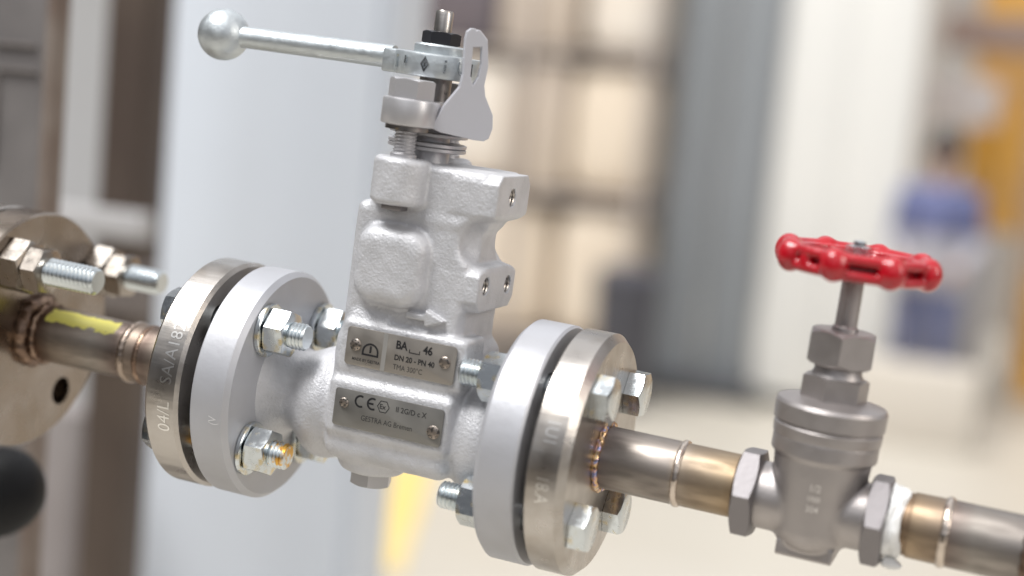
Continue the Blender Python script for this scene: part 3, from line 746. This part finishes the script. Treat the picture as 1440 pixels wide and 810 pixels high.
# spindle and lever
m = M(); lathe(m, (TX, 0, 125), (0, 0, 1), [(7.1, 0), (7.1, 26), (5, 26), (5, 38), (3.6, 38.2), (3.6, 51)], 48); m.build('spindle', dark, trap, sharp=40)
m = M(); hexa(m, (TX, 0, 162.2), (0, 0, 1), 14.6, 5.7, rot=.35, top=True, bot=True); m.build('spindle_nut', black, trap)
m = M(); lathe(m, (TX, 0, 167.8), (0, 0, 1), [(3.9, 0), (3.95, 8.3), (3.4, 9.3), (1, 9.4)], 40); m.build('spindle_tip', ss, trap)
m = M()
hub = [(x+TX, y) for x, y in arc(0, 0, 19, -148, 148, 40)] + [(TX-22.5, 9.5), (TX-22.5, -9.5)]
extrude(m, hub, (0, 0, 147.9), (1, 0, 0), (0, 1, 0), 10.2, 1.0)
lathe(m, (TX, 0, 157.5), (0, 0, 1), [(11.2, 0), (11.2, 4.0), (10.4, 4.8), (3, 4.8)], 48)
lv = m.build('lever', zinc2, trap, sharp=30)
u_ = (-1, 0, -.015)
m = M(); lathe(m, (TX-21, 0, 154.4), (-1, 0, -.01), [(5.1, 0), (5.0, 20), (4.8, 68), (4.8, 74), (5.3, 76.5), (6.5, 78.5)], 40); m.build('lever_rod', zinc2, lv)
m = M()
prof = [(11.7*math.sin(R(a_)), -11.7*math.cos(R(a_))) for a_ in range(2, 180, 6)]
lathe(m, (-109.5, 0, 153.6), (-1, 0, 0), prof, 56); m.build('ball_knob', zinc2, lv)
# raised scale marks round the hub
def hub_mark(deg, pts, wd=.7):
    vs, fs = stroke(pts, wd); m = M(); out = []
    for off in (19.0, 19.7):
        for v in vs:
            t_ = R(deg)+v[0]/19.0
            out.append((TX+off*math.cos(t_), off*math.sin(t_), 153.2+v[1]))
    n_ = len(vs); F_ = [tuple(i+n_ for i in f) for f in fs]
    q_ = len(vs)//2
    for i in range(q_-1):
        F_ += [(2*i, 2*i+2, 2*i+2+n_, 2*i+n_), (2*i+1, 2*i+3, 2*i+3+n_, 2*i+1+n_)]
    m.add(out, F_); m.build('scale_mark', zinc, lv)
hub_mark(-132, [(0, -2.6), (0, 2.8)]); hub_mark(-113, [(0, -.5), (0, 2.8)])
hub_mark(-84, [(-1.5, .2), (0, 2.9), (1.5, .2), (0, -2.7), (-1.5, .2)]); hub_mark(-84, [(0, -.9), (0, .9)], .7)
hub_mark(-58, [(0, -2.6), (0, .8)], 1.0); hub_mark(-58, [(0, 1.9), (0, 2.9)], 1.0); hub_mark(-20, [(0, -2.6), (0, 2.8)], .8)
hub_mark(-36, [(-1.4, 2.6), (1.4, 2.6), (1.4, -.6), (0, -2.4), (-1.4, -.6), (-1.4, 2.6)], .5)
# bent sheet bracket with the pointer slot
outl = [(-8.0, 127.5), (-4.0, 137), (1.9, 146), (2.7, 151.4), (1.6, 165.9), (2.0, 169.2), (3.6, 170.8), (5.4, 170.9), (5.9, 170.0), (6.4, 170.7), (7.8, 170.2), (11.3, 166.9), (13.1, 156), (12.5, 148), (13.6, 143.5), (18.0, 136), (18.7, 130.5), (17.6, 126.0), (15.5, 124.6), (10.9, 124.6), (-3.8, 126.0)]
slot = [(5.4, 163.1), (9.2, 163.6), (10.0, 156.4), (9.4, 151), (7.6, 147.3), (5.9, 151)]
m = M(); extrude(m, outl, (12, -16, 0), (.8, .6, 0), (0, 0, 1), 3.2, .35, holes=[slot])
br = m.build('pointer_bracket', plate_m, trap, sharp=9)
m = M(); box(m, (2, -8, 126.6), (16, 2, 129), .5); m.build('bracket_foot', plate_m, trap)

# ------------------------------------------------------------------ lettering wrapped on rims
def rim_text(body, x, Rr, a_start, size, parent, material, direction=1, ext=.12, sx_=1.0, bold=-.0, name='stamped_lettering'):
    """text runs round the rim; angle measured in the y-z plane, front = 180 deg"""
    vs, fs = text_verts(body, size, bold, 0, sx_)
    out = []
    for k in (0, 1):
        for v in vs:
            # direction 1: reads upwards with letter tops to -X ; -1: reads downwards, tops to +X
            t_ = R(a_start)-direction*v[0]/Rr
            rad = Rr+(ext if k else -.05)
            out.append((x-direction*v[1], rad*math.cos(t_), rad*math.sin(t_)))
    n_ = len(vs); F_ = [tuple(i+n_ for i in f) for f in fs]
    m = M(); m.add(out, F_); return m.build(name, material, parent, smooth=False)

# ================================================================== LEFT STAINLESS SPOOL
ls = thing('flanged_pipe', (-130, 0, 0), 'stainless flanged pipe spool with a yellow crayon mark, left of the silver valve', 'pipe')
fA = flange(-98, -81.4, 52.5, 0, ls, ss, ch0=1.5, ch1=1.6, rot=FROT)
m = M(); lathe(m, (-81.6, 0, 0), (1, 0, 0), [(29, 0), (29, 2.4)], 64); m.build('raised_face', ss, fA)
rim_text('04/L', -85.0, 52.5, 202, 8.6, fA, stamp, 1, sx_=.95, bold=-.0); rim_text('SA/A182', -85.0, 52.5, 178, 8.2, fA, stamp, 1, sx_=.95)
rim_text('(V', -61.5, 52.5, 192.5, 5.5, fl1, stampg, 1, sx_=.8, name='cast_mark')
tint_l = heat_mat('heat_tinted_tube', [(0, (.12, .075, .05)), (.12, (.22, .14, .10)), (.20, (.46, .38, .31)), (.42, (.46, .41, .36)), (.56, (.26, .20, .17)), (.62, (.40, .32, .26)), (.72, (.24, .18, .15)), (.8, (.44, .37, .31)), (1, (.36, .30, .26))], paint=(-52, -14, -10.5, -3.2), z0=-65, z1=32)
m = M(); lathe(m, (-195, 0, 0), (1, 0, 0), [(13.6, 0), (13.5, 58)], 72); m.build('tube', tint_l, ls)
m = M(); lathe(m, (-136.8, 0, 0), (1, 0, 0), [(13.9, 0), (14.1, 39)], 72); m.build('weld_neck', tint_l, ls)
m = M(); torus(m, (-137, 0, 0), (1, 0, 0), 13.3, 1.6, wob=.10, seed=3, sq=1.3); m.build('weld_bead', mat('weld_bead_grey', (.36, .29, .24), 1, .32, bump=(260, .6, .8)), ls)
m = M(); torus(m, (-129, 0, 0), (1, 0, 0), 13.5, 1.0, wob=.10, seed=6, sq=1.6); m.build('weld_bead', brown_weld, ls)
m = M(); torus(m, (-192, 0, 0), (1, 0, 0), 14.0, 3.8, wob=.26, seed=5, sq=1.0, f1=8); torus(m, (-186.5, 0, 0), (1, 0, 0), 13.4, 1.6, wob=.35, seed=8, f1=20); m.build('weld_bead', brown_weld, ls)
m = M(); torus(m, (-98.5, 0, 0), (1, 0, 0), 14.6, 2.6, wob=.12, seed=9); m.build('weld_bead', brown_weld, ls)
fB = flange(-212, -194, 57.5, 0, ls, ss_bronze, ch0=1.2, ch1=1.0, rot=-8, br=42.5)
rim_text('A 31', -202, 57.5, 128, 6, fB, stamp, 1)
# plain flange of the plant piping that the spool is bolted to
pf = thing('plant_flange', (-225, 0, 0), 'stainless plant flange behind the leftmost round flange, cut by the picture edge', 'flange')
flange(-233, -215, 57.5, 0, pf, ss, rot=-8, br=42.5)
m = M(); lathe(m, (-330, 0, 0), (1, 0, 0), [(13.6, 0), (13.6, 98)], 56); m.build('tube', ss, pf)

# studs with double nuts through the leftmost flange
nutk = mat('plain_steel_nut', (.40, .36, .32), 1, .30, var=(200, .1), fine=(600, .15, .2))
def stud(yy, zz, x1, label, washer=False, tight=False):
    t_ = thing('stud_bolt', (-194, yy, zz-11), label, 'bolt', 'long studs in the leftmost flange')
    m = M(); thread(m, (-240, yy, zz), (1, 0, 0), 6.6, x1+240, 2.3, 1.25, ch=1.6); m.build('threaded_rod', thr, t_)
    m = M(); hexa(m, (-193.9, yy, zz), (1, 0, 0), 23, 11, rot=.2, top=True, bot=True); m.build('nut', nutk, t_)
    m = M(); hexa(m, (-182.8, yy, zz), (1, 0, 0), 20, 9, rot=.45, top=True, bot=True); m.build('nut', nutk, t_)
    m = M(); hexa(m, (-233.1, yy, zz), (-1, 0, 0), 20, 10, rot=.1, top=True); m.build('nut', nutk, t_)
stud(-22, 34, -147, 'long zinc stud with two nuts, nearer one on the leftmost flange')
b_ = 42.5
stud(46, 26.5, -155, 'long zinc stud with nuts, farther one on the leftmost flange')

# ================================================================== FLANGE BOLTS
def hexbolt(yy, zz, side, label, group):
    """side=-1: bolt of the left flange pair (nut faces +X); +1: right pair (head faces +X, nut faces -X)"""
    t_ = thing('flange_bolt', ((-57 if side < 0 else 57), yy, zz-12), label, 'bolt', group)
    rt = random.random()
    if side < 0:
        m = M(); cyl(m, (-98.2, yy, zz), (1, 0, 0), 5.9, 42); thread(m, (-56.4, yy, zz), (1, 0, 0), 6.0, 19.6, 1.75, .85); m.build('shank', thr_amber if zz < 0 else thr, t_)
        m = M(); hexa(m, (-98.1, yy, zz), (-1, 0, 0), 18.5, 7.6, rot=rt, top=True); m.build('bolt_head', zinc, t_)
        m = M(); lathe(m, (-56.9, yy, zz), (1, 0, 0), [(11.6, 0), (12, .3), (12, 1.9), (11.5, 2.3), (6, 2.3)], 48); m.build('washer', zinc, t_)
        m = M(); hexa(m, (-54.5, yy, zz), (1, 0, 0), 18.6, 10.2, rot=.15+rt*.3, top=True, bot=True); m.build('nut', zinc, t_)
    else:
        m = M(); cyl(m, (57, yy, zz), (1, 0, 0), 5.9, 39.4); thread(m, (56.8, yy, zz), (-1, 0, 0), 6.0, 20.4, 1.75, .85); m.build('shank', thr, t_)
        m = M(); hexa(m, (96.1, yy, zz), (1, 0, 0), 18.5, 7.8, rot=.1+rt*.4, top=True)
        m.build('bolt_head', zinc, t_)
        m = M(); hexa(m, (56.9, yy, zz), (-1, 0, 0), 18.6, 10.2, rot=.2, top=True, bot=True); m.build('nut', zinc, t_)
def bp(deg, r_=37.5): return r_*math.cos(R(deg+FROT)), r_*math.sin(R(deg+FROT))
for d_, lb in ((135, 'upper front zinc flange bolt with nut and washer, left of the silver valve'), (225, 'lower front zinc flange bolt with a yellowed nut, left of the silver valve'),
               (45, 'zinc flange bolt half hidden behind the valve neck, left flange, upper rear'), (-45, 'zinc flange bolt peeping out below the valve neck, left flange, lower rear')):
    hexbolt(*bp(d_), -1, lb, 'bolts of the left flange pair')
for d_, lb in ((135, 'upper front zinc bolt of the right flange, its nut beside the rating plate'), (225, 'lower front zinc bolt of the right flange, its thread poking out at the left'),
               (45, 'zinc bolt of the right flange at upper rear, above the welded pipe'), (-45, 'zinc bolt of the right flange at lower rear, below the welded pipe')):
    hexbolt(*bp(d_), 1, lb, 'bolts of the right flange pair')

# ================================================================== RIGHT STAINLESS SPOOL
rs = thing('flanged_pipe', (126, 0, 0), 'stainless flanged pipe spool with coloured weld, between the silver valve and the gate valve', 'pipe')
fC = flange(79.5, 96, 52.5, 0, rs, ss, ch0=.8, ch1=3.2, rot=FROT)
m = M(); lathe(m, (78.1, 0, 0), (1, 0, 0), [(29, 0), (29, 1.6)], 64); m.build('raised_face', ss, fC)
rim_text('1U1', 84.5, 52.5, 155, 8.0, fC, stamp, -1, sx_=.8); rim_text('18.A', 84.5, 52.5, 180, 8.0, fC, stamp, -1, sx_=.8)
tint_r = heat_mat('heat_tinted_tube_right', [(0, (.50, .36, .24)), (.06, (.42, .36, .34)), (.2, (.46, .41, .37)), (.52, (.44, .39, .35)), (.575, (.52, .44, .36)), (.66, (.46, .37, .28)), (.9, (.52, .40, .27)), (1, (.46, .33, .20))], z0=-32, z1=32)
m = M(); lathe(m, (95, 0, 0), (1, 0, 0), [(13.45, 0), (13.45, 35.5)], 72); m.build('tube', tint_r, rs)
m = M(); lathe(m, (130.6, 0, 0), (1, 0, 0), [(13.3, 0), (13.3, 24), (12.4, 25), (12.4, 29)], 72); m.build('nipple', tint_r, rs)
m = M(); torus(m, (130.8, 0, 0), (1, 0, 0), 13.0, 1.35, wob=.08, seed=13, sq=1.2); m.build('weld_bead', clean_weld, rs)
# rainbow tinted fillet weld
wm = bpy.data.materials.new('rainbow_weld'); wm.use_nodes = True; n = wm.node_tree; b = n.nodes['Principled BSDF']
b.inputs['Metallic'].default_value = 1; b.inputs['Roughness'].default_value = .22
t = n.nodes.new('ShaderNodeTexCoord'); z = n.nodes.new('ShaderNodeTexNoise'); z.inputs['Scale'].default_value = 330; z.inputs['Detail'].default_value = 2
c = n.nodes.new('ShaderNodeValToRGB'); n.links.new(t.outputs['Object'], z.inputs['Vector']); n.links.new(z.outputs['Fac'], c.inputs[0])
e = c.color_ramp.elements; e[0].position = .30; e[0].color = (.22, .20, .42, 1); e[1].position = .72; e[1].color = (.80, .62, .50, 1)
for p_, c_ in ((.36, (.30, .36, .50)), (.42, (.55, .34, .36)), (.50, (.72, .48, .22)), (.6, (.55, .40, .28))): k = e.new(p_); k.color = (*c_, 1)
n.links.new(c.outputs[0], b.inputs['Base Color'])
m = M(); torus(m, (97.0, 0, 0), (1, 0, 0), 14.1, 1.5, n=160, wob=.24, seed=17, f1=22); m.build('weld_bead', wm, rs)

# ================================================================== GATE VALVE
GX = 187.3
gv = thing('gate_valve', (GX, 0, -21), 'cast stainless gate valve with a red handwheel, right of the silver valve', 'valve')
def gbody(P):
    x = P[0]-GX; z = P[2]
    rz = np.interp(z, [-19, -10, 0, 8, 14, 21], [14.2, 15.8, 17.2, 18.3, 19.1, 19.8])
    d = np.maximum(np.sqrt(x**2+(P[1]*.93)**2)-rz, np.abs(z-4)-40)*.9
    d = smax(d, sell(P, (GX, 0, 20), (30, 30, 41)), 3)
    d = smin(d, scyl(P, (GX, 0, 24.5), 2, 21.4, 3.6, .8), 1.5)
    d = smin(d, scyl(P, (GX, 0, -1), 0, 13.9, 29, .5), 1.4)
    d = smin(d, sbox(P, (GX, 0, -18), (11.5, 11.5, 3.2), .7), 1.0)
    return d
sdf_obj('body', gbody, (155, -26, -26), (220, 26, 34), .75, castss, gv)
m = M(); hexa(m, (155.5, 0, -1), (1, 0, 0), 34, 9, rot=PI/6-.08, top=True, bot=True, k=.4); m.build('hex_end', castss_dark, gv)
m = M(); hexa(m, (208.5, 0, -1), (1, 0, 0), 34, 8.4, rot=PI/6-.05, top=True, bot=True, k=.4); m.build('hex_end', castss_dark, gv)
m = M(); lathe(m, (GX, 0, 27.8), (0, 0, 1), [(21.6, 0), (21.8, 1), (22.0, 4.5), (21.2, 5.4), (22.4, 6.4), (22.6, 13.2), (21.8, 14.6), (19, 15.2), (12, 16.4)], 96); m.build('bonnet', castss, gv, sharp=30)
m = M(); hexa(m, (GX, 0, 43.8), (0, 0, 1), 23.6, 9.5, rot=.35, top=True, k=.45); lathe(m, (GX, 0, 53.0), (0, 0, 1), [(10.8, 0), (9.6, 2.4), (9.6, 6)], 48); m.build('bonnet_hex', castss, gv)
m = M(); hexa(m, (GX, 0, 57.8), (0, 0, 1), 25.5, 14.2, rot=.62, top=True, bot=True, k=.75); m.build('packing_nut', castss, gv, sharp=24)
m = M(); lathe(m, (GX, 0, 71.5), (0, 0, 1), [(5.4, 0), (5.2, 2), (4.5, 2.6), (4.4, 21)], 40)
for q in (-2.2, .6): box(m, (GX+q, -4.75, 74), (GX+q+.9, -4.2, 91), .1, 1)
m.build('stem', castss, gv)
vs, fs = text_verts('1/2', 4.2, .05, 0, .9); vs2, fs2 = text_verts('1000', 3.2, .05, 0, .85); vs3, fs3 = text_verts('304', 3.8, .05, 0, .9)
m = M()
for (v_, f_), zz in (((vs, fs), 9.3), ((vs2, fs2), 5.2), ((vs3, fs3), .6)):
    w0 = max(q[0] for q in v_)/2
    out = []
    for q in v_:
        z_ = zz+q[1]; rz = float(np.interp(z_, [-19, -10, 0, 8, 14, 21], [14.2, 15.8, 17.2, 18.3, 19.1, 19.8]))+.15
        t_ = R(-86)+(q[0]-w0)/rz; out.append((GX+rz*math.cos(t_), rz*math.sin(t_)/.93-.1, z_))
    m.add(out, f_)
m.build('cast_lettering', mat('light_cast_mark', (.78, .75, .73), .8, .4), gv, smooth=False)
# handwheel: lobed rim, thin spokes
def wheel(P):
    x = P[0]-GX; y = P[1]; z = P[2]-100; rho = np.sqrt(x*x+y*y)+1e-6; th = np.arctan2(y, x)
    d = 1e9+0*x
    for zz in (-3.3, 3.1):
        d = np.minimum(d, np.sqrt((rho-28.0)**2*.8+(z-zz)**2)-2.15)
    for k in range(8):
        a_ = R(80+45*k); cx, cy = 28.9*math.cos(a_), 28.9*math.sin(a_)
        d = smin(d, sell([x, y, z], (cx, cy, 0), (5.6, 5.6, 6.7)), 1.5)
        d = smin(d, scap([x, y, z], (cx*.8, cy*.8, 0), (cx, cy, 0), 2.0, 3.0), 1.5)
    d = smin(d, np.maximum(np.abs(rho-24.2)-1.3, np.abs(z)-3.6)*.9, 1.2)
    d = smin(d, scyl([x, y, z], (0, 0, -2.5), 2, 8.6, 5.0, 1.6), 1.5)
    for k in range(5):
        a_ = R(72*k+18); d = smin(d, scap([x, y, z], (6*math.cos(a_), 6*math.sin(a_), -1.5), (28*math.cos(a_), 28*math.sin(a_), -.5), 3.0, 2.6), 1.6)
    return d
hw = sdf_obj('handwheel', wheel, (GX-38, -38, 90), (GX+38, 38, 108), .7, red, gv)
m = M(); hexa(m, (GX, 0, 102.4), (0, 0, 1), 9.5, 4.2, rot=.2, top=True); lathe(m, (GX, 0, 106.6), (0, 0, 1), [(2.6, 0), (2.5, 1.6), (1.5, 2.1)], 24); m.build('wheel_nut', zinc, hw)

# white sealing tape on the next thread
tp = M(); vs = []; fs = []; rd = random.Random(2); n_ = 72
for j, (r_, x_) in enumerate(((12.6, 216.4), (14.6, 216.6), (15.0, 218), (14.2, 219.4), (14.7, 220.8), (13.8, 222.6), (12.6, 223.4))):
    for i in range(n_):
        th = 2*PI*i/n_; q = r_+.5*math.sin(5*th+j)+.35*math.sin(11*th+j*2)
        vs.append((x_+.9*math.sin(3*th+j*.4), q*math.cos(th), q*math.sin(th)))
for j in range(6):
    for i in range(n_):
        k = (i+1) % n_; fs.append((j*n_+i, j*n_+k, (j+1)*n_+k, (j+1)*n_+i))
tp.add(vs, fs)
lathe(tp, (217, -6, -15.5), (1, .1, -.1), [(.5, 0), (2.2, 1), (2.5, 4), (1.8, 7), (.6, 8.5)], 20)
tag(tp.build('seal_tape', tape, loc=(222, 0, -15)), 'white thread seal tape wrapped where the pipe enters the gate valve', 'seal tape')

# ================================================================== OUTLET PIPE
op = thing('outlet_pipe', (240, 0, 0), 'bronze tinted stainless pipe leaving the gate valve at the right edge', 'pipe')
tint_o = heat_mat('heat_tinted_outlet', [(0, (.30, .20, .13)), (.12, (.50, .38, .26)), (.3, (.44, .34, .25)), (.42, (.34, .28, .25)), (.6, (.46, .42, .38)), (1, (.40, .36, .33))], z0=-18, z1=30)
m = M(); lathe(m, (219, 0, 0), (1, 0, 0), [(12.6, 0), (12.6, 6.4), (13.2, 6.8), (13.3, 20.2)], 72); m.build('nipple', tint_o, op)
m = M(); lathe(m, (239.5, 0, 0), (1, 0, 0), [(13.45, 0), (13.45, 120)], 72); m.build('tube', tint_o, op)
m = M(); torus(m, (239.4, 0, 0), (1, 0, 0), 13.0, 1.4, wob=.1, seed=23, sq=1.3); m.build('weld_bead', clean_weld, op)
m = M(); torus(m, (272, 0, 0), (1, 0, 0), 14.2, 3.2, wob=.2, seed=29, sq=1.0, f1=16); m.build('weld_bead', brown_weld, op)
